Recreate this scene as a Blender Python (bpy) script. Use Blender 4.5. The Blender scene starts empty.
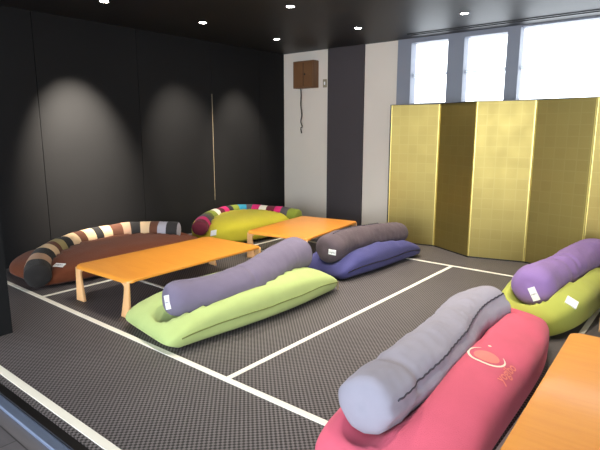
import bpy, bmesh, math, random
from mathutils import Vector, Matrix, noise
from mathutils.bvhtree import BVHTree
PI = math.pi
sc = bpy.context.scene
C = sc.collection

# ---------------------------------------------------------------- camera
cam_d = bpy.data.cameras.new('camera'); cam = bpy.data.objects.new('camera', cam_d); C.objects.link(cam)
cam_d.sensor_width = 36; cam_d.lens = 509.67 / 600 * 36; cam_d.clip_start = .05
cam.location = (0, 0, 1.4)
cam.rotation_euler = (math.radians(90 - 10.498), 0, math.radians(39.19))
sc.camera = cam
# ---------------------------------------------------------------- world and exposure
W = bpy.data.worlds.new('world'); sc.world = W; W.use_nodes = True
bg = W.node_tree.nodes['Background']; bg.inputs['Color'].default_value = (.86, .93, 1, 1); bg.inputs['Strength'].default_value = 3.2
sc.view_settings.view_transform = 'Standard'; sc.view_settings.look = 'None'
sc.view_settings.gamma = 1; sc.view_settings.use_curve_mapping = False
sc.view_settings.exposure = 0.6
# daylight from the glazed front of the room, behind the camera
def area(name, loc, aim, sx, sy, power, col):
    l = bpy.data.lights.new(name, 'AREA'); l.shape = 'RECTANGLE'; l.size = sx; l.size_y = sy; l.energy = power; l.color = col
    o = bpy.data.objects.new(name, l); C.objects.link(o); o.location = loc
    o.rotation_euler = (Vector(aim) - Vector(loc)).to_track_quat('-Z', 'Y').to_euler(); return o
area('front_window_daylight', (.4, -2.6, 1.5), (-1.4, 2.4, .5), 3.6, 2.0, 150, (.80, .89, 1))
SPOT = 95

# ---------------------------------------------------------------- materials
def lin(c): return tuple((v / 12.92 if v <= .04045 else ((v + .055) / 1.055) ** 2.4) for v in c)
def srgb(r, g, b): return lin((r / 255, g / 255, b / 255)) + (1,)
def mat(name, col, rough=.6, metal=0, spec=.5, nscale=None, namp=.15, bump=0, bscale=60, sheen=0, emit=None, es=0, coat=0):
    m = bpy.data.materials.new(name); m.use_nodes = True; nt = m.node_tree; b = nt.nodes['Principled BSDF']
    b.inputs['Base Color'].default_value = col; b.inputs['Roughness'].default_value = rough
    b.inputs['Metallic'].default_value = metal; b.inputs['Specular IOR Level'].default_value = spec
    if sheen: b.inputs['Sheen Weight'].default_value = sheen; b.inputs['Sheen Roughness'].default_value = .5
    if coat: b.inputs['Coat Weight'].default_value = coat; b.inputs['Coat Roughness'].default_value = .15
    if emit: b.inputs['Emission Color'].default_value = emit; b.inputs['Emission Strength'].default_value = es
    tc = nt.nodes.new('ShaderNodeTexCoord')
    if nscale:
        n = nt.nodes.new('ShaderNodeTexNoise'); n.inputs['Scale'].default_value = nscale; n.inputs['Detail'].default_value = 4
        nt.links.new(tc.outputs['Object'], n.inputs['Vector'])
        r = nt.nodes.new('ShaderNodeMapRange'); r.inputs['To Min'].default_value = 1 - namp; r.inputs['To Max'].default_value = 1 + namp
        nt.links.new(n.outputs['Fac'], r.inputs['Value'])
        mx = nt.nodes.new('ShaderNodeVectorMath'); mx.operation = 'MULTIPLY'; mx.inputs[0].default_value = col[:3]
        nt.links.new(r.outputs[0], mx.inputs[1]); nt.links.new(mx.outputs[0], b.inputs['Base Color'])
    if bump:
        n = nt.nodes.new('ShaderNodeTexNoise'); n.inputs['Scale'].default_value = bscale; n.inputs['Detail'].default_value = 3
        nt.links.new(tc.outputs['Object'], n.inputs['Vector'])
        bp = nt.nodes.new('ShaderNodeBump'); bp.inputs['Strength'].default_value = bump; bp.inputs['Distance'].default_value = .01
        nt.links.new(n.outputs['Fac'], bp.inputs['Height']); nt.links.new(bp.outputs[0], b.inputs['Normal'])
    return m
def fabric(name, r, g, b, **k):
    k.setdefault('sheen', .08)
    return mat(name, srgb(r, g, b), rough=.85, spec=.25, nscale=9, namp=.08, bump=.25, bscale=300, **k)

def carpet_mat():
    m = bpy.data.materials.new('woven_mat'); m.use_nodes = True; nt = m.node_tree; N = nt.nodes; L = nt.links; b = N['Principled BSDF']
    tc = N.new('ShaderNodeTexCoord'); sp = N.new('ShaderNodeSeparateXYZ'); L.new(tc.outputs['Object'], sp.inputs[0])
    def mth(op, a, bb=None):
        n = N.new('ShaderNodeMath'); n.operation = op
        for i, v in enumerate((a, bb)):
            if v is None: continue
            if isinstance(v, (int, float)): n.inputs[i].default_value = v
            else: L.new(v, n.inputs[i])
        return n.outputs[0]
    k = 2 * PI / .030
    sx = mth('SINE', mth('MULTIPLY', sp.outputs[0], k)); sy = mth('SINE', mth('MULTIPLY', sp.outputs[1], k))
    pr = mth('MULTIPLY', sx, sy)
    mr = N.new('ShaderNodeMapRange'); mr.inputs['From Min'].default_value = -.35; mr.inputs['From Max'].default_value = .35; L.new(pr, mr.inputs['Value'])
    nz = N.new('ShaderNodeTexNoise'); nz.inputs['Scale'].default_value = 3; L.new(tc.outputs['Object'], nz.inputs['Vector'])
    mix = N.new('ShaderNodeMix'); mix.data_type = 'RGBA'; mix.inputs['A'].default_value = srgb(40, 37, 38); mix.inputs['B'].default_value = srgb(122, 116, 117)
    L.new(mr.outputs[0], mix.inputs['Factor'])
    m2 = N.new('ShaderNodeMix'); m2.data_type = 'RGBA'; m2.blend_type = 'MULTIPLY'; m2.inputs['Factor'].default_value = .25
    L.new(mix.outputs['Result'], m2.inputs['A']); L.new(nz.outputs['Fac'], m2.inputs['B'])
    L.new(m2.outputs['Result'], b.inputs['Base Color'])
    bp = N.new('ShaderNodeBump'); bp.inputs['Strength'].default_value = .35; bp.inputs['Distance'].default_value = .004
    L.new(mr.outputs[0], bp.inputs['Height']); L.new(bp.outputs[0], b.inputs['Normal'])
    b.inputs['Roughness'].default_value = .55; b.inputs['Specular IOR Level'].default_value = .4
    return m
def wood_mat(name, c1, c2, rough, scale=(1.2, 14, 14), coat=0, boards=None):
    m = bpy.data.materials.new(name); m.use_nodes = True; nt = m.node_tree; N = nt.nodes; L = nt.links; b = N['Principled BSDF']
    tc = N.new('ShaderNodeTexCoord'); mp = N.new('ShaderNodeMapping'); mp.inputs['Scale'].default_value = scale
    L.new(tc.outputs['Object'], mp.inputs['Vector'])
    n = N.new('ShaderNodeTexNoise'); n.inputs['Scale'].default_value = 1.6; n.inputs['Detail'].default_value = 6; n.inputs['Distortion'].default_value = 1.2
    L.new(mp.outputs[0], n.inputs['Vector'])
    mix = N.new('ShaderNodeMix'); mix.data_type = 'RGBA'; mix.inputs['A'].default_value = c1; mix.inputs['B'].default_value = c2
    L.new(n.outputs['Fac'], mix.inputs['Factor']); out = mix.outputs['Result']
    if boards:
        br = N.new('ShaderNodeTexBrick'); br.inputs['Scale'].default_value = 1; br.inputs['Brick Width'].default_value = boards[0]; br.inputs['Row Height'].default_value = boards[1]
        br.inputs['Mortar Size'].default_value = .003; br.inputs['Color1'].default_value = (1, 1, 1, 1); br.inputs['Color2'].default_value = (.75, .75, .78, 1); br.inputs['Mortar'].default_value = (.25, .25, .25, 1)
        L.new(tc.outputs['Object'], br.inputs['Vector'])
        m2 = N.new('ShaderNodeMix'); m2.data_type = 'RGBA'; m2.blend_type = 'MULTIPLY'; m2.inputs['Factor'].default_value = 1
        L.new(out, m2.inputs['A']); L.new(br.outputs['Color'], m2.inputs['B']); out = m2.outputs['Result']
    L.new(out, b.inputs['Base Color']); b.inputs['Roughness'].default_value = rough
    if coat: b.inputs['Coat Weight'].default_value = coat; b.inputs['Coat Roughness'].default_value = .12
    return m
def gold_mat():
    m = bpy.data.materials.new('gold_leaf'); m.use_nodes = True; nt = m.node_tree; N = nt.nodes; L = nt.links; b = N['Principled BSDF']
    tc = N.new('ShaderNodeTexCoord'); sp = N.new('ShaderNodeSeparateXYZ'); L.new(tc.outputs['Object'], sp.inputs[0])
    cb = N.new('ShaderNodeCombineXYZ'); L.new(sp.outputs[0], cb.inputs[0]); L.new(sp.outputs[2], cb.inputs[1])
    br = N.new('ShaderNodeTexBrick'); br.offset = 0; br.inputs['Scale'].default_value = 1; br.inputs['Brick Width'].default_value = .112; br.inputs['Row Height'].default_value = .112
    br.inputs['Mortar Size'].default_value = .006; br.inputs['Mortar Smooth'].default_value = .6; br.inputs['Bias'].default_value = -.1
    br.inputs['Color1'].default_value = srgb(156, 138, 78); br.inputs['Color2'].default_value = srgb(151, 133, 75); br.inputs['Mortar'].default_value = srgb(159, 142, 83)
    L.new(cb.outputs[0], br.inputs['Vector']); L.new(br.outputs['Color'], b.inputs['Base Color'])
    n = N.new('ShaderNodeTexNoise'); n.inputs['Scale'].default_value = 5; n.inputs['Detail'].default_value = 5; L.new(tc.outputs['Object'], n.inputs['Vector'])
    mr = N.new('ShaderNodeMapRange'); mr.inputs['To Min'].default_value = .34; mr.inputs['To Max'].default_value = .5; L.new(n.outputs['Fac'], mr.inputs['Value'])
    L.new(mr.outputs[0], b.inputs['Roughness']); b.inputs['Metallic'].default_value = .78
    return m

M = dict(
    carpet=carpet_mat(),
    tape=mat('mat_border_tape', srgb(240, 236, 222), .6, nscale=6, namp=.06),
    black=mat('black_curtain_wall', srgb(26, 26, 27), .7, spec=.15, nscale=3, namp=.12),
    ceil=mat('dark_ceiling', srgb(25, 24, 26), .5, spec=.4, nscale=2, namp=.08),
    white=mat('white_plaster', srgb(226, 216, 204), .85, nscale=4, namp=.02, bump=.1, bscale=200),
    pillar=mat('dark_panel', srgb(66, 60, 63), .7, nscale=4, namp=.06),
    frame=mat('window_frame_paint', srgb(134, 138, 150), .5, nscale=4, namp=.04),
    rail=None,
    alu=mat('brushed_nosing', srgb(150, 165, 195), .35, metal=.7, nscale=20, namp=.05),
    table=wood_mat('orange_plywood', srgb(224, 140, 46), srgb(242, 166, 66), .38, coat=.25),
    edge=wood_mat('pale_plywood_edge', srgb(240, 195, 130), srgb(226, 175, 105), .5),
    legw=wood_mat('leg_plywood', srgb(238, 180, 120), srgb(245, 196, 140), .45, scale=(14, 14, 1.2)),
    boards=wood_mat('grey_floorboards', srgb(92, 88, 90), srgb(120, 116, 116), .45, scale=(1.2, 12, 12), boards=(1.2, .14)),
    boxw=wood_mat('brown_box_wood', srgb(98, 66, 40), srgb(126, 88, 54), .5, scale=(2, 12, 2)),
    gold=gold_mat(),
    goldrim=mat('gold_rim', srgb(225, 205, 120), .35, metal=.7, nscale=8, namp=.05),
    blk=mat('black_lacquer', srgb(22, 20, 20), .35, nscale=8, namp=.05),
    steel=mat('lamp_trim', srgb(60, 60, 62), .4, metal=.5, nscale=8, namp=.05),
    lamp=mat('lamp_lens', (1, 1, 1, 1), .4, emit=(1, .95, .86, 1), es=40, nscale=8, namp=.01),
    label=mat('white_label', srgb(244, 244, 244), .6, nscale=20, namp=.02),
    ink=mat('label_ink', srgb(110, 110, 120), .7, nscale=20, namp=.02),
    thread=mat('dark_thread', srgb(58, 55, 66), .8, nscale=20, namp=.05),
    gthread=mat('olive_thread', srgb(110, 120, 60), .8, nscale=20, namp=.05),
    cord=mat('dark_cord', srgb(58, 44, 38), .8, nscale=20, namp=.1),
    switch=mat('switch_plate', srgb(150, 138, 112), .5, nscale=20, namp=.03),
    glass=None)
g = bpy.data.materials.new('clear_glass'); g.use_nodes = True; nt = g.node_tree; nt.nodes.clear()
o_ = nt.nodes.new('ShaderNodeOutputMaterial'); a_ = nt.nodes.new('ShaderNodeBsdfTransparent'); b_ = nt.nodes.new('ShaderNodeBsdfGlossy')
b_.inputs['Roughness'].default_value = .05; x_ = nt.nodes.new('ShaderNodeMixShader'); x_.inputs[0].default_value = .05
nt.links.new(a_.outputs[0], x_.inputs[1]); nt.links.new(b_.outputs[0], x_.inputs[2]); nt.links.new(x_.outputs[0], o_.inputs[0]); M['glass'] = g
g = bpy.data.materials.new('glare_rail'); g.use_nodes = True; nt = g.node_tree; nt.nodes.clear()  # translucent white stands in for window glare washing out the sash rail
o_ = nt.nodes.new('ShaderNodeOutputMaterial'); a_ = nt.nodes.new('ShaderNodeBsdfTranslucent'); b_ = nt.nodes.new('ShaderNodeBsdfDiffuse')
a_.inputs['Color'].default_value = (.9, .92, .95, 1); b_.inputs['Color'].default_value = (.85, .88, .9, 1); x_ = nt.nodes.new('ShaderNodeMixShader'); x_.inputs[0].default_value = .5
nt.links.new(a_.outputs[0], x_.inputs[1]); nt.links.new(b_.outputs[0], x_.inputs[2]); nt.links.new(x_.outputs[0], o_.inputs[0]); M['rail'] = g
# fabrics
F = dict(
    green=fabric('pale_green_fabric', 174, 192, 122), greyp=fabric('slate_lavender_fabric', 116, 108, 130),
    grey=fabric('cool_grey_fabric', 148, 145, 158), pink=fabric('coral_pink_fabric', 208, 92, 114),
    purple=fabric('purple_fabric', 142, 114, 168), lime=fabric('lime_fabric', 174, 180, 82),
    dark=fabric('charcoal_fabric', 92, 80, 86), blue=fabric('indigo_fabric', 70, 70, 122),
    brown=fabric('brown_fabric', 110, 58, 34), yellow=fabric('yellow_green_fabric', 208, 194, 54),
    s_dark=fabric('stripe_charcoal', 48, 46, 46), s_cream=fabric('stripe_cream', 226, 196, 156), s_tan=fabric('stripe_tan', 186, 150, 124),
    s_brown=fabric('stripe_brown', 104, 66, 50), s_ygrey=fabric('stripe_khaki', 160, 145, 100), s_ltgrey=fabric('stripe_light_grey', 168, 165, 176),
    s_pink=fabric('stripe_magenta', 210, 40, 112), s_maroon=fabric('stripe_maroon', 104, 34, 50), s_grey=fabric('stripe_mid_grey', 84, 78, 82),
    s_green=fabric('stripe_olive_green', 134, 146, 52), s_blue=fabric('stripe_turquoise', 52, 148, 178), s_white=fabric('stripe_white', 228, 222, 205),
    s_olive=fabric('stripe_dark_olive', 92, 96, 48), logo=fabric('logo_salmon', 236, 132, 122), logow=fabric('logo_cream', 252, 225, 205))

# ---------------------------------------------------------------- helpers
def obj(name, bm, mats, parent=None, smooth=False, loc=None):
    me = bpy.data.meshes.new(name); bmesh.ops.recalc_face_normals(bm, faces=bm.faces); bm.to_mesh(me); bm.free()
    for m in (mats if isinstance(mats, (list, tuple)) else [mats]): me.materials.append(m)
    if smooth:
        for p in me.polygons: p.use_smooth = True
    o = bpy.data.objects.new(name, me); C.objects.link(o)
    if loc: o.location = loc
    if parent: o.parent = parent
    return o
def tag(o, label, cat, group=None):
    o['label'] = label; o['category'] = cat
    if group: o['group'] = group
    return o
def thing(name, label, cat, loc=(0, 0, 0), rz=0, group=None):
    o = bpy.data.objects.new(name, None); C.objects.link(o); o.location = loc; o.rotation_euler = (0, 0, rz); o.empty_display_size = .1
    return tag(o, label, cat, group)
def struct(name, bm, m, parent=None):
    o = obj(name, bm, m, parent)
    if parent is None: o['kind'] = 'structure'
    return o
def box(bm, x0, x1, y0, y1, z0, z1, bev=0):
    r = bmesh.ops.create_cube(bm, size=1); vs = r['verts']
    for v in vs: v.co = Vector(((x0 + x1) / 2 + v.co.x * (x1 - x0), (y0 + y1) / 2 + v.co.y * (y1 - y0), (z0 + z1) / 2 + v.co.z * (z1 - z0)))
    if bev:
        es = list({e for v in vs for e in v.link_edges}); bmesh.ops.bevel(bm, geom=es, offset=bev, segments=2, profile=.5, affect='EDGES')
    return bm
def bx(*a, **k): return box(bmesh.new(), *a, **k)
def catmull(pts, n):
    P = [Vector(p) for p in pts]; P = [P[0] * 2 - P[1]] + P + [P[-1] * 2 - P[-2]]; out = []
    seg = len(P) - 3
    for i in range(n + 1):
        t = i / n * seg; k = min(int(t), seg - 1); t -= k; a, b, c, d = P[k:k + 4]
        out.append(.5 * ((2 * b) + (c - a) * t + (2 * a - 5 * b + 4 * c - d) * t * t + (3 * b - a - 3 * c + d) * t ** 3))
    # even arc-length resample
    L = [0]
    for i in range(n): L.append(L[-1] + (out[i + 1] - out[i]).length)
    res = []; j = 0
    for i in range(n + 1):
        s = L[-1] * i / n
        while j < n - 1 and L[j + 1] < s: j += 1
        f = (s - L[j]) / max(1e-9, L[j + 1] - L[j]); res.append(out[j].lerp(out[j + 1], f))
    return res
def tube(bm, path, r, k=8):
    rings = []
    for i, p in enumerate(path):
        t = (path[min(i + 1, len(path) - 1)] - path[max(i - 1, 0)]).normalized()
        up = Vector((0, 0, 1)) if abs(t.z) < .9 else Vector((1, 0, 0)); a = t.cross(up).normalized(); b = a.cross(t)
        rings.append([bm.verts.new(p + (a * math.cos(2 * PI * j / k) + b * math.sin(2 * PI * j / k)) * r) for j in range(k)])
    for A, B in zip(rings, rings[1:]):
        for j in range(k): bm.faces.new((A[j], A[(j + 1) % k], B[(j + 1) % k], B[j]))
    bm.faces.new(rings[0][::-1]); bm.faces.new(rings[-1])
    return bm

# ---------------------------------------------------------------- room shell
WX, WY, CZ = -5.55, 6.4, 2.59
struct('floor', bx(WX - .1, 2.6, 1.0, WY + .1, -.12, 0), M['carpet'])
struct('floor_hall', bx(-7, 2.6, -3.2, .985, -.14, -.03), M['boards'])
struct('ceiling', bx(WX - .1, 2.6, -3.2, WY + .1, CZ, CZ + .1), M['ceil'])
# left wall built as four black folding panels; a pale strip stands in for daylight through the gap between two of them
b = bmesh.new()
for y0, y1 in ((-.6, 1.3), (1.306, 2.5), (2.506, 3.706), (3.712, 4.868), (4.874, 5.826), (5.83, 6.5)):
    box(b, WX - .08, WX, y0, y1, 0, CZ)
box(b, WX - .1, WX - .08, -.6, 6.5, 0, CZ)
struct('wall_left', b, M['black'])
struct('wall_left_near', bx(-7, WX, -.7, -.6, 0, CZ), M['black'])
b = bmesh.new(); box(b, -3.775, -3.71, .98, 1.35, 0, CZ)
struct('wall_partition', b, M['black'])
tag(obj('painted_daylight_strip', bx(WX - .002, WX + .003, 4.868, 4.875, .42, 1.9), M['switch']), 'thin pale vertical strip painted as daylight between two black wall panels above the yellow bag', 'painted light')
# back wall: plaster up to the window, then only below the sill
WL, WR = -3.50, 2.6
SILL = 1.745
struct('wall_back', bx(WX, WL, WY, WY + .12, 0, CZ), M['white'])
struct('wall_back_lower', bx(WL, WR, WY, WY + .12, 0, SILL), M['white'])
struct('wall_right', bx(2.6, 2.7, -3.2, WY + .12, 0, CZ), M['white'])
struct('trim_1', bx(-4.66, -4.03, WY - .03, WY, 0, CZ), M['pillar'])
# window
b = bmesh.new()
box(b, WL, -3.30, WY - .03, WY + .12, SILL, CZ); box(b, -2.795, -2.585, WY - .03, WY + .12, SILL, 2.53)
box(b, -2.07, -1.925, WY - .03, WY + .12, SILL, 2.53); box(b, -3.30, -1.925, WY - .03, WY + .12, 2.53, CZ)
box(b, -1.925, WR, WY - .01, WY + .12, 2.57, CZ); box(b, .2, .3, WY, WY + .12, SILL, 2.57)
box(b, -3.30, WR, WY - .02, WY + .10, SILL, SILL + .012)
win = struct('window_1', b, M['frame'])
for x0, x1, zt in ((-3.30, -2.795, 2.53), (-2.585, -2.07, 2.53), (-1.925, .2, 2.57), (.3, 2.6, 2.57)):
    struct('pane', bx(x0, x1, WY + .05, WY + .056, SILL + .01, zt), M['glass'], win)
    struct('sash_rail', bx(x0, x1, WY + .060, WY + .085, 2.105, 2.15), M['rail'], win)
# curtain rail near the windows
ct = thing('curtain_track', 'twin grey curtain track fixed to the ceiling above the windows', 'curtain rail', (0, 6.05, CZ))
for dy in (0, .09): obj('rail', bx(-3.2, 1.2, dy, dy + .014, -.010, 0), M['steel'], ct)
# platform edge
struct('trim_2', bx(-7, 2.6, .955, .998, -.03, -.001), M['blk'])
struct('trim_3', bx(-3.71, 2.6, .905, .955, -.06, -.012, bev=.004), M['alu'])
# border tapes of the woven mats
n = 4
for (x0, x1, y0, y1) in ((-3.70, 2.6, 1.04, 1.085), (WX, 2.6, 1.81, 1.85), (-2.055, -2.02, 1.85, 5.01), (-4.37, 2.6, 5.01, 5.045),
                         (-4.365, -4.33, 1.85, 5.01), (-4.33, -3.0, 2.64, 2.67), (-4.33, -3.0, 4.26, 4.29), (-4.37, -3.2, 5.56, 5.59), (-.62, -.585, 1.85, 5.01)):
    struct('trim_%d' % n, bx(x0, x1, y0, y1, 0, .004), M['tape']); n += 1

# ---------------------------------------------------------------- downlights
desc = {(-4.62, 2.77): 'recessed ceiling spotlight nearest the left black wall, at the top edge of the picture',
        (-4.65, 3.98): 'recessed ceiling spotlight by the black wall, second along its row',
        (-4.70, 5.28): 'recessed ceiling spotlight by the black wall, farthest along its row, above the yellow bag',
        (-3.40, 4.02): 'recessed ceiling spotlight in the middle row, nearer the camera',
        (-3.47, 5.34): 'recessed ceiling spotlight in front of the dark pillar',
        (-2.20, 5.38): 'recessed ceiling spotlight closest to the windows',
        (-3.40, 2.75): None, (-2.2, 4.05): None, (-1.0, 2.6): None, (-1.0, 4.1): None, (-2.2, 2.6): None}
aim = {(-4.62, 2.77): (-5.55, 2.92, 1.18), (-4.65, 3.98): (-5.55, 4.40, 1.15), (-4.70, 5.28): (-5.55, 5.36, 1.15), (-3.40, 4.02): (-3.7, 4.2, 0), (-3.47, 5.34): (-3.5, 4.9, 0)}
cone = {(-4.62, 2.77): 50, (-4.65, 3.98): 54, (-4.70, 5.28): 54}
pw = {(-4.62, 2.77): 16, (-4.65, 3.98): 4.2, (-4.70, 5.28): 3.2, (-3.47, 5.34): .8}
for (x, y), lab in desc.items():
    t = thing('ceiling_spotlight', lab or 'recessed ceiling spotlight outside the picture above the cushions', 'ceiling light', (x, y, CZ), group='recessed ceiling spotlights')
    b = bmesh.new()
    prof = [(.039, .0), (.039, -.004), (.050, -.006), (.054, -.002), (.054, 0)]
    k = 24; rings = [[b.verts.new((r * math.cos(2 * PI * j / k), r * math.sin(2 * PI * j / k), z)) for j in range(k)] for r, z in prof]
    for A, B in zip(rings, rings[1:]):
        for j in range(k): b.faces.new((A[j], A[(j + 1) % k], B[(j + 1) % k], B[j]))
    obj('trim_ring', b, M['steel'], t, True)
    b = bmesh.new(); bmesh.ops.create_cone(b, cap_ends=True, segments=20, radius1=.036, radius2=.038, depth=.004)
    bmesh.ops.translate(b, verts=b.verts, vec=(0, 0, -.003)); obj('lens', b, M['lamp'], t)
    l = bpy.data.lights.new('spot_beam', 'SPOT'); l.energy = SPOT * pw.get((x, y), 1); l.color = (1, .90, .76); l.spot_size = math.radians(cone.get((x, y), 100)); l.spot_blend = 1 if (x, y) in cone else .8; l.shadow_soft_size = .035
    o = bpy.data.objects.new('spot_beam', l); C.objects.link(o); o.parent = t; o.location = (0, 0, -.012)
    a = aim.get((x, y))
    if a:
        o.rotation_euler = (Vector(a) - Vector((x, y, CZ))).to_track_quat('-Z', 'Y').to_euler()

# ---------------------------------------------------------------- folding screen
SCR = [(-3.17, 5.66), (-2.60, 5.79), (-2.06, 5.51), (-1.50, 5.66), (-.93, 5.52), (-.36, 5.68), (.22, 5.52)]
scr = thing('folding_screen', 'tall gold-leaf folding screen standing in zigzag below the windows', 'folding screen', (-1.5, 5.62, 0))
SH = 1.71
for i, (a, b2) in enumerate(zip(SCR, SCR[1:])):
    a = Vector(a); b2 = Vector(b2); d = b2 - a; L = d.length; ang = math.atan2(d.y, d.x)
    p = obj('panel', bx(.004, L - .004, .002, .018, .012, SH - .006), M['gold'], scr)
    p.location = (a.x + 1.5, a.y - 5.62, 0); p.rotation_euler = (0, 0, ang)
    r = bmesh.new()
    for xx in (.002, L - .012): box(r, xx, xx + .010, -.003, .002, .014, SH - .008)
    rim = obj('gold_edging', r, M['goldrim'], p)
    obj('bottom_rail', bx(0, L, -.004, .022, 0, .013), M['blk'], p); obj('top_rail', bx(0, L, -.004, .022, SH - .006, SH), M['blk'], p)
    if i == 0: obj('side_rail', bx(-.014, -.001, -.004, .022, 0, SH), M['blk'], p)

# ---------------------------------------------------------------- wall box
wb = thing('wall_box', 'brown wooden box hung high on the white wall with a cord dangling below', 'box', (-5.05, WY, 2.04))
obj('box_body', bx(-.20, .20, -.13, 0, 0, .40, bev=.006), M['boxw'], wb)
obj('box_lid', bx(-.185, .185, -.148, -.131, .015, .385, bev=.004), M['boxw'], wb)
b = bmesh.new(); box(b, .01, .02, -.151, -.1482, .03, .37); obj('lid_groove', b, M['cord'], wb)
b = bmesh.new(); bmesh.ops.create_uvsphere(b, u_segments=10, v_segments=8, radius=.014); bmesh.ops.translate(b, verts=b.verts, vec=(.05, -.158, .2)); obj('knob', b, M['cord'], wb, True)
random.seed(4)
pth = catmull([(-.115, -.05, .01), (-.11, -.045, -.1), (-.12, -.04, -.25), (-.10, -.04, -.40), (-.115, -.045, -.50), (-.085, -.045, -.58), (-.12, -.04, -.60), (-.105, -.04, -.68)], 60)
obj('hanging_cord', tube(bmesh.new(), pth, .009), M['cord'], wb, True)
sw = thing('wall_switch', 'small beige switch plate on the white wall beside the dark pillar', 'switch', (-4.73, WY, 2.10))
obj('plate', bx(-.035, .035, -.010, 0, -.06, .06, bev=.003), M['switch'], sw); obj('rocker', bx(-.012, .012, -.016, -.0101, -.025, .025, bev=.002), M['label'], sw)

# ---------------------------------------------------------------- low tables
def make_table(name, label, cx, cy, rz, Wd, Ln, Hh=.30):
    t = thing(name, label, 'low table', (cx, cy, 0), rz)
    T = .022; Rb = .055
    hw, hl = Wd / 2, Ln / 2
    # top: rounded plate between the end bends, corners eased where it rolls into the legs
    lw = .115          # leg width at the bend
    b = bmesh.new(); rt = .026; prof = []
    for q in range(9): a = PI / 2 * q / 8; prof.append((-hl + rt - rt * math.cos(a), Hh - rt + rt * math.sin(a)))
    prof = prof + [(-y, z) for y, z in prof[::-1]]
    inn = []
    for q in range(9): a = PI / 2 * q / 8; inn.append((-hl + rt - (rt - T) * math.cos(a), Hh - rt + (rt - T) * math.sin(a)))
    inn = inn + [(-y, z) for y, z in inn[::-1]]
    nx = 20; cols = []
    for kx in range(nx + 1):
        sx_ = -math.cos(PI * kx / nx); x = hw * sx_; ins = .05 * max(0, (abs(sx_) - .86) / .14) ** 2.5   # eased corners
        def sh(y): return y - math.copysign(ins * min(1, max(0, (abs(y) - hl + .12) / .12)), y)
        cols.append(([b.verts.new((x, sh(y), z)) for y, z in prof], [b.verts.new((x * .998, sh(y), z)) for y, z in inn]))
    for (A, a_), (B, b2_) in zip(cols, cols[1:]):
        for q in range(len(prof) - 1):
            b.faces.new((A[q], A[q + 1], B[q + 1], B[q])); b.faces.new((a_[q], b2_[q], b2_[q + 1], a_[q + 1]))
        b.faces.new((A[0], B[0], b2_[0], a_[0])); b.faces.new((A[-1], a_[-1], b2_[-1], B[-1]))
    for (A, a_), fl in ((cols[0], 1), (cols[-1], 0)):
        for q in range(len(prof) - 1): b.faces.new((A[q], a_[q], a_[q + 1], A[q + 1]))
    bmesh.ops.recalc_face_normals(b, faces=b.faces)
    es = [e for e in b.edges if len(e.link_faces) == 2 and e.calc_face_angle(0) > 1.2 and abs(e.verts[0].co.x) > hw * .99 and abs(e.verts[1].co.x) > hw * .99 and abs((e.verts[0].co - e.verts[1].co).y) > 1e-5]
    bmesh.ops.bevel(b, geom=es, offset=.004, segments=2, profile=.5, affect='EDGES')
    top = obj('tabletop', b, M['table'], t, True); top.data.set_sharp_from_angle(angle=.6)
    # legs: bent plywood blades, broad to the end of the table, fanning into the top
    for sy in (-1, 1):
        for sx in (-1, 1):
            b = bmesh.new(); rows = []
            prof = []
            for j in range(15):
                s = j / 14
                z = (Hh - .018) * (1 - s)
                # width: wide fan at the top, narrow neck, flare at the foot
                fan = .08 * max(0, 1 - s / .18) ** 2
                wd = .056 + fan + .052 * s ** 1.4
                yo = -.004 + .012 * s   # curl under the top
                th = .020 + .006 * s
                prof.append((z, wd, yo, th))
            for z, wd, yo, th in prof:
                xo = hw - .012          # outer edge
                ye = hl - .006 + yo
                xs = (xo, xo - wd)
                pts = [(xs[0], ye), (xs[1], ye - .004), (xs[1], ye - th - .004), (xs[0] - .002, ye - th)]
                rows.append([b.verts.new((sx * x, sy * y, z)) for x, y in pts])
            for A, B in zip(rows, rows[1:]):
                for j in range(4): b.faces.new((A[j], A[(j + 1) % 4], B[(j + 1) % 4], B[j]))
            b.faces.new(rows[0][::-1]); b.faces.new(rows[-1])
            bmesh.ops.recalc_face_normals(b, faces=b.faces)
            es = [e for e in b.edges if abs((e.verts[0].co - e.verts[1].co).normalized().z) > .5 and len(e.link_faces) == 2 and e.calc_face_angle(0) > .8]
            bmesh.ops.bevel(b, geom=es, offset=.004, segments=2, profile=.5, affect='EDGES')
            obj('leg', b, M['legw'], t, True)
    return t
make_table('low_table', 'low orange bentwood table in front of the brown bean bag', -3.70, 2.755, math.radians(1.5), .77, 1.50)
make_table('low_table', 'low orange bentwood table in front of the yellow bean bag', -3.675, 4.60, math.radians(8), .80, 1.24)
make_table('low_table', 'low pale orange table cropped by the lower right corner of the picture', -.08, 2.33, math.radians(2), .84, 1.48)
make_table('low_table', 'low orange table beyond the right edge, only its leg showing beside the lime bag', -.09, 4.70, 0, .88, 1.45)

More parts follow.
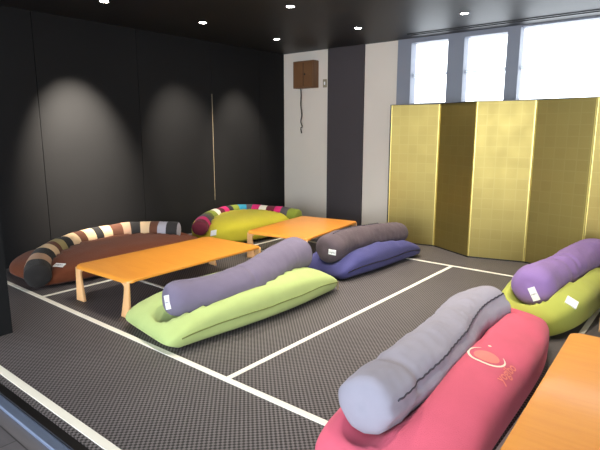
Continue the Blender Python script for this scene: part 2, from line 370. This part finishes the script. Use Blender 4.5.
# ---------------------------------------------------------------- cushions
def spow(c, e): return math.copysign(abs(c) ** e, c)
def roll_limit(rolls, x, y):
    z = 9
    for pts, R in rolls:
        for p in pts:
            d2 = (p.x - x) ** 2 + (p.y - y) ** 2
            if d2 < R * R: z = min(z, p.z - math.sqrt(R * R - d2))
    return z
def bean_bag(name, label, path, Wd, Ht, zs, mt, pn=(6, 6), hn=(2.2, 2.2), e=.75, rolls=(), seed=0, wr=.012, seam=None, taper=(1, 1)):
    """stuffed bag lofted along a plan path; seam height zs; pn end squareness in plan, hn end fullness"""
    nU, nV = 96, 56
    c = catmull([(x, y, 0) for x, y in path], nU); base = c[nU // 2].copy()
    t = thing(name, label, 'bean bag', base)
    rings = []
    L = sum((c[i + 1] - c[i]).length for i in range(nU)) / 2
    for i in range(nU + 1):
        # cosine spacing for tidy ends
        u = -math.cos(PI * i / nU); f = (u + 1) / 2 * nU; k = min(int(f), nU - 1); p = c[k].lerp(c[k + 1], f - k)
        tn = (c[min(k + 1, nU)] - c[max(k - 1, 0)]).normalized(); sd = Vector((tn.y, -tn.x, 0))
        en = 0 if u < 0 else 1; au = min(1, abs(u))
        w = Wd / 2 * (max(1e-5, 1 - au ** pn[en])) ** (1 / pn[en]) * (1 - (1 - taper[en]) * au ** 2)
        h = (max(0, 1 - au ** (hn[en] * 1.6))) ** (.5) 
        ring = []
        for j in range(nV):
            a = 2 * PI * j / nV; ca, sa = math.cos(a), math.sin(a)
            x = w * spow(ca, .8)
            zl = zs * (.45 + .55 * min(1, h * 1.3))
            if sa >= 0: z = zl + (Ht - zs) * h * spow(sa, e)
            else: z = zl - zl * min(1, h * 2.5) * min(1, (abs(sa) ** .5) * 1.06)
            q = p + sd * x; q.z = max(0.003, z)
            nn = noise.noise(Vector((q.x * 4.2 + seed, q.y * 4.2, q.z * 5))) * wr + noise.noise(Vector((q.x * 14 + seed, q.y * 9, q.z * 16))) * wr * .35
            if sa > -.2: q.z += nn * h; q += sd * (nn * .8 * spow(ca, 1))
            lim = roll_limit(rolls, q.x, q.y)
            if q.z > lim - .002: q.z = max(.004, lim - .002)
            q.z = max(.003, q.z)
            ring.append(q - base)
        rings.append(ring)
    b = bmesh.new(); V = [[b.verts.new(q) for q in r] for r in rings]
    for A, B in zip(V, V[1:]):
        for j in range(nV): b.faces.new((A[j], A[(j + 1) % nV], B[(j + 1) % nV], B[j]))
    b.faces.new(V[0][::-1]); b.faces.new(V[-1])
    bmesh.ops.recalc_face_normals(b, faces=b.faces)
    body = obj('cover', b, mt, t, True)
    if seam:
        j0, i0, i1, sm = seam
        pth = []
        for i in range(i0, i1):
            q = rings[i][j0 % nV].copy(); s = (rings[i][j0 % nV] - rings[i][(j0 + nV // 2) % nV]); s.z = 0
            q += s.normalized() * .002; pth.append(q)
        obj('seam', tube(bmesh.new(), pth, .0045, 6), sm, t, True)
    return t, rings, base, body
def bolster(name, label, path, R, mt, stripes=None, seed=0, wr=.010, prof=None, flat=.94, capdome=.35, mats=None, seamj=None, seamr=(.04, .96), sm=None, gather=None):
    nU, nV = 110, 40
    c = catmull(path, nU); base = Vector((c[nU // 2].x, c[nU // 2].y, min(p.z for p in c) - R * .9)); base.z = max(0, base.z)
    t = thing(name, label, 'bolster', base)
    L = sum((c[i + 1] - c[i]).length for i in range(nU))
    ce = R * capdome           # rounding length at the ends
    sts = []
    for i in range(9): a = PI / 2 * i / 8; sts.append((ce * (1 - math.cos(a)), math.sin(a)))   # (dist, radius factor) superellipse-ish end
    S = [(d, f) for d, f in sts] + [(ce + (L - 2 * ce) * i / nU, 1) for i in range(1, nU)] + [(L - d, f) for d, f in sts[::-1]]
    rings = []
    for s, f in S:
        q = s / L * nU; k = min(int(q), nU - 1); p = c[k].lerp(c[k + 1], q - k); u = s / L
        tn = (c[min(k + 2, nU)] - c[max(k - 2, 0)]).normalized(); sd = tn.cross(Vector((0, 0, 1))).normalized(); up = sd.cross(tn)
        f2 = f ** .55
        rr = R * (prof(u) if prof else 1)
        ring = []
        for j in range(nV):
            a = 2 * PI * j / nV; dr = sd * math.cos(a) + up * math.sin(a) * flat
            g = noise.noise(Vector((u * L * 5 + seed, math.cos(a) * 1.2, math.sin(a) * 1.2))) * wr + noise.noise(Vector((u * L * 22 + seed, math.cos(a) * 3, math.sin(a) * 3))) * wr * .35
            if gather: g += gather(u, a)
            v = p + dr * (rr * f2 + g * f)
            v.z = max(.006, v.z)
            ring.append(v - base)
        rings.append(ring)
    b = bmesh.new(); V = [[b.verts.new(q) for q in r] for r in rings]
    for i, (A, B) in enumerate(zip(V, V[1:])):
        u = (S[i][0] + S[i + 1][0]) / 2 / L
        mi = 0
        if stripes:
            for kx, (lim, idx) in enumerate(stripes):
                if u <= lim: mi = idx; break
        for j in range(nV): b.faces.new((A[j], A[(j + 1) % nV], B[(j + 1) % nV], B[j])).material_index = mi
    f0 = b.faces.new(V[0][::-1]); f1 = b.faces.new(V[-1])
    if stripes: f0.material_index = stripes[0][1]; f1.material_index = stripes[-1][1]
    body = obj('cover', b, mats or mt, t, True)
    if seamj is not None:
        pth = []
        n0, n1 = int(len(rings) * seamr[0]), int(len(rings) * seamr[1])
        for i in range(n0, n1):
            cc = sum(rings[i], Vector()) / nV
            jf = seamj(i / len(rings)); j = int(jf) % nV; fr = jf - int(jf)
            q = rings[i][j].lerp(rings[i][(j + 1) % nV], fr); pth.append(q + (q - cc).normalized() * .001)
        pth = [p + Vector((0, 0, .003)) * math.sin(k * 1.7) for k, p in enumerate(pth)]
        obj('seam', tube(bmesh.new(), pth, .0045, 6), sm or M['thread'], t, True)
    return t, rings, base, body, c
def hit(body_base, body, origin, target):
    me = body.data; bv = BVHTree.FromPolygons([v.co + body_base for v in me.vertices], [p.vertices[:] for p in me.polygons])
    d = (Vector(target) - Vector(origin)).normalized(); loc, nrm, _, _ = bv.ray_cast(Vector(origin), d)
    if loc is None: raise RuntimeError('no hit')
    if nrm.dot(d) > 0: nrm = -nrm
    return loc, nrm
def care_label(t, base, body, origin, target, w, h, roll=0, text='yogibo'):
    try: loc, n = hit(base, body, origin, target)
    except RuntimeError: print('LABEL MISS', t.name); return
    up = Vector((0, 0, 1)) if abs(n.z) < .85 else Vector((0, 1, 0)); x = up.cross(n).normalized(); y = n.cross(x)
    mt = Matrix((x, y, n)).transposed().to_4x4() @ Matrix.Rotation(roll, 4, 'Z'); mt.translation = loc - base + n * .004
    o = obj('brand_label', bx(-w / 2, w / 2, -h / 2, h / 2, -.008, .0015), M['label'], t); o.matrix_local = mt
    if text:
        cu = bpy.data.curves.new('brand_text', 'FONT'); cu.body = text; cu.size = w * .30; cu.align_x = 'CENTER'; cu.align_y = 'CENTER'; cu.extrude = .0004
        to = bpy.data.objects.new('brand_text', cu); C.objects.link(to)
        dg = bpy.context.evaluated_depsgraph_get(); me = bpy.data.meshes.new_from_object(to.evaluated_get(dg)); bpy.data.objects.remove(to)
        tx = bpy.data.objects.new('brand_text', me); me.materials.clear(); me.materials.append(M['ink']); C.objects.link(tx); tx.parent = o; tx.location = (0, 0, .002)
    return o

def rollpts(path, R, n=90): return [(catmull(path, n), R)]

# pale green bag with slate-lavender bolster (middle)
P = [(-2.80, 1.98, .27), (-2.70, 2.30, .255), (-2.68, 2.66, .27), (-2.77, 3.12, .31), (-2.83, 3.48, .33)]
PR = .150
t, rg, base, body, _ = bolster('bolster_pillow', 'slate lavender bolster pillow lying on the pale green bag', P, PR, F['greyp'], seed=3, capdome=.7,
        prof=lambda u: .89 + .2 * u, gather=lambda u, a: -.012 * math.exp(-((u - .42) / .012) ** 2) * (1 if math.sin(a) > .2 else 0), seamj=lambda u: 28, seamr=(.1, .9))
care_label(t, base, body, (-2.40, 1.2, .50), (-2.76, 2.00, .26), .05, .095, .35)
t, rg, base, body = bean_bag('bean_bag', 'pale green bean bag stretched out on the floor under the slate lavender bolster',
        [(-2.88, 1.86), (-2.79, 2.45), (-2.76, 3.0), (-2.77, 3.60)], .70, .31, .13, F['green'], pn=(14, 12), hn=(1.0, 1.0), taper=(1.04, .86), e=.6, rolls=rollpts(P, PR), seed=1, seam=(0, 14, 92, M['gthread']))
q = rg[90][0]
obj('hang_tag', bx(q.x, q.x + .004, q.y, q.y + .025, q.z - .09, q.z + .005), M['switch'], t)
# coral pink bag with cool grey bolster (front)
P = [(-1.02, 1.65, .275), (-1.025, 2.02, .27), (-1.04, 2.50, .275), (-1.08, 2.90, .28), (-1.04, 3.24, .28)]
PR = .143
t, rg, base, body, _ = bolster('bolster_pillow', 'cool grey bolster pillow lying on the coral pink bag', P, PR, F['grey'], seed=8, capdome=.35, wr=.016,
        prof=lambda u: .93 + .14 * min(1, u * 3) - .05 * math.exp(-((u - .62) / .14) ** 2), seamj=lambda u: 2 + 4 * u, seamr=(.08, .97),
        gather=lambda u, a: -.012 * math.exp(-((a - .2 - .45 * u) / .14) ** 2) - .014 * math.exp(-((u - .17) / .02) ** 2) * (1 if math.sin(a) > 0 else 0))
t, rg, base, body = bean_bag('bean_bag', 'coral pink bean bag printed with a round emblem, under the cool grey bolster',
        [(-.89, 1.52), (-.925, 2.2), (-.945, 3.0), (-.965, 3.60)], .65, .30, .12, F['pink'], taper=(.93, 1), pn=(14, 2.6), hn=(1.1, 1.9), e=.6, rolls=rollpts(P, PR), seed=5)
pink = (t, base, body)
def drape(name, bm, m, t, base, body, lift=.002):
    bmesh.ops.subdivide_edges(bm, edges=[e for e in bm.edges if e.calc_length() > .03], cuts=2)
    me = body.data; bv = BVHTree.FromPolygons([v.co + base for v in me.vertices], [p.vertices[:] for p in me.polygons])
    for v in bm.verts:
        loc = bv.ray_cast(Vector((v.co.x, v.co.y, 1)), Vector((0, 0, -1)))[0]; v.co.z = loc.z + lift + v.co.z
        v.co -= base
    return obj(name, bm, m, t)
cx, cy = -.785, 2.44
b = bmesh.new(); ce = b.verts.new((cx, cy, 0)); R0 = [[b.verts.new((cx + r * math.cos(2 * PI * j / 40), cy + r * .92 * math.sin(2 * PI * j / 40), 0)) for j in range(40)] for r in (.02, .042, .062)]
for j in range(40): b.faces.new((ce, R0[0][j], R0[0][(j + 1) % 40]))
for A, B in zip(R0, R0[1:]):
    for j in range(40): b.faces.new((A[j], B[j], B[(j + 1) % 40], A[(j + 1) % 40]))
drape('emblem_disc', b, F['logo'], t, base, body, .0015)
b = bmesh.new(); V = []
for j in range(61):
    a = math.radians(125 + 280 * j / 60); wd = .001 + .006 * math.sin(PI * j / 60) ** .7
    V.append([b.verts.new((cx + (.088 + k * wd) * math.cos(a), cy + (.082 + k * wd) * math.sin(a), 0)) for k in (-1, 0, 1)])
for A, B in zip(V, V[1:]):
    for k in (0, 1): b.faces.new((A[k], A[k + 1], B[k + 1], B[k]))
drape('emblem_ring', b, F['logow'], t, base, body, .003)
b = bmesh.new(); bmesh.ops.create_circle(b, cap_ends=True, segments=14, radius=.009); bmesh.ops.translate(b, verts=b.verts, vec=(-.812, 2.562, 0))
drape('emblem_dot', b, F['logow'], t, base, body, .003)
cu = bpy.data.curves.new('printed_text', 'FONT'); cu.body = 'yogibo'; cu.size = .078; cu.align_x = 'CENTER'; cu.align_y = 'CENTER'
cu.offset = .0016; to = bpy.data.objects.new('printed_text', cu); C.objects.link(to)
me = bpy.data.meshes.new_from_object(to.evaluated_get(bpy.context.evaluated_depsgraph_get())); bpy.data.objects.remove(to)
b = bmesh.new(); b.from_mesh(me)
for v in b.verts: v.co = Vector((-.668 - v.co.y * .75, 2.385 + v.co.x, 0))
drape('printed_text', b, F['logo'], t, base, body, .004)
care_label(t, base, body, (-.80, 1.55, 1), (-.80, 1.60, 0), .05, .05, .4, None)
# lime bag with purple bolster (right)
P = [(-.955, 3.78, .28), (-.935, 4.02, .28), (-.89, 4.30, .29), (-.84, 4.75, .31), (-.77, 5.22, .32)]
PR = .150
t, rg, base, body, _ = bolster('bolster_pillow', 'purple bolster pillow lying on the lime bag near the screen', P, PR, F['purple'], seed=12, capdome=.8, wr=.014,
        prof=lambda u: 1.05 - .15 * min(1, max(0, (u - .1) / .3)) + .05 * u, gather=lambda u, a: -.022 * math.exp(-((u - .36) / .03) ** 2) * (1 if math.cos(a) > -.2 else .3) - .012 * math.exp(-((u - .45) / .015) ** 2))
care_label(t, base, body, (-.80, 3.0, .38), (-.92, 3.82, .24), .05, .10, .5)
t, rg, base, body = bean_bag('bean_bag', 'lime green bean bag on the floor under the purple bolster, near the screen',
        [(-.91, 3.56), (-.885, 4.2), (-.85, 4.8), (-.83, 5.30)], .62, .29, .13, F['lime'], pn=(3, 8), hn=(2.2, 1.3), e=.6, rolls=rollpts(P, PR), seed=9)
care_label(t, base, body, (-.5, 3.2, .7), (-.70, 3.90, .16), .08, .08, .6, None)
# indigo bag with charcoal bolster (back, middle)
P = [(-2.83, 3.84, .27), (-2.83, 4.22, .29), (-2.78, 4.66, .29), (-2.70, 5.16, .26)]
PR = .155
t, rg, base, body, _ = bolster('bolster_pillow', 'charcoal bolster pillow lying on the indigo bag', P, PR, F['dark'], seed=21, capdome=.7, wr=.014,
        prof=lambda u: 1.0 - .2 * u, seamj=lambda u: 9 + 2 * u, seamr=(.08, .7), sm=M['thread'])
care_label(t, base, body, (-2.55, 3.1, .34), (-2.75, 3.88, .26), .075, .05, -.1)
t, rg, base, body = bean_bag('bean_bag', 'indigo blue bean bag on the floor under the charcoal bolster',
        [(-2.86, 3.83), (-2.80, 4.4), (-2.78, 4.9), (-2.76, 5.27)], .58, .27, .11, F['blue'], pn=(9, 10), hn=(1.3, 1.0), e=.6, rolls=rollpts(P, PR), seed=14, seam=(0, 14, 90, M['blk']))
# brown bag with neutral striped bolster (left)
P = [(-4.53, 1.90, .125), (-4.80, 2.03, .165), (-5.06, 2.27, .20), (-5.22, 2.60, .23), (-5.26, 3.02, .245), (-5.14, 3.36, .25), (-4.80, 3.66, .245)]
PR = .112
ms = [F['s_dark'], F['s_tan'], F['s_cream'], F['s_brown'], F['s_ygrey'], F['s_ltgrey']]
seq = [0, 1, 0, 2, 3, 4, 0, 2, 3, 2, 0, 2, 3, 1, 0, 2, 3, 5, 0, 5]
wds = [1.7, 1.3, 1.1, .9, .7, .9, .8, .9, .8, 1, .9, 1, 1.1, .8, .95, .95, .85, .9, .95, .15]
def stripes(seq, wds):
    T_ = sum(wds); a = 0; out = []
    for m, w in zip(seq, wds): a += w / T_; out.append((a, m))
    out[-1] = (2, seq[-1]); return out
t, rg, base, body, _ = bolster('bolster_pillow', 'brown, cream and black striped bolster curved around the brown bag', P, PR, None, stripes=stripes(seq, wds), mats=ms, seed=31, capdome=.35, wr=.008)
t, rg, base, body = bean_bag('bean_bag', 'chocolate brown bean bag against the black wall with the striped bolster on it',
        [(-4.92, 1.93), (-4.95, 2.6), (-4.96, 3.3), (-4.96, 3.93)], 1.0, .25, .10, F['brown'], pn=(5, 3.2), hn=(2.0, 2.0), e=.55, rolls=rollpts(P, PR), seed=17)
care_label(t, base, body, (-4.43, 2.03, 1.2), (-4.60, 2.13, .12), .10, .055, .5)
# yellow bag with multicoloured bolster (far left)
P = [(-4.84, 3.98, .21), (-5.00, 4.18, .24), (-5.14, 4.45, .265), (-5.20, 4.80, .28), (-5.08, 5.06, .28), (-4.84, 5.15, .28), (-4.58, 5.23, .275), (-4.30, 5.26, .26)]
PR = .100
ms = [F['s_maroon'], F['s_pink'], F['s_grey'], F['s_olive'], F['s_green'], F['s_white'], F['s_dark'], F['s_blue']]
seq = [0, 1, 2, 3, 4, 5, 0, 1, 6, 4, 7, 2, 1, 5, 0, 1, 2, 4]
wds = [1, 1, .9, .8, 1, .7, .9, .9, .7, .9, 1, .9, 1, .9, 1, .9, 1, 1.2]
t, rg, base, body, _ = bolster('bolster_pillow', 'pink, blue, white and olive striped bolster curved around the yellow bag', P, PR, None, stripes=stripes(seq, wds), mats=ms, seed=41, capdome=.4, wr=.008)
t, rg, base, body = bean_bag('bean_bag', 'bright yellow-green bean bag in the far corner with the multicoloured bolster on it',
        [(-4.93, 4.10), (-4.90, 4.6), (-4.88, 5.2), (-4.86, 5.72)], 1.0, .33, .13, F['yellow'], pn=(3.2, 3.2), hn=(2.4, 2.4), e=.5, rolls=rollpts(P, PR), seed=19)
care_label(t, base, body, (-4.1, 3.6, .9), (-4.74, 4.12, .15), .09, .07, .3, None)
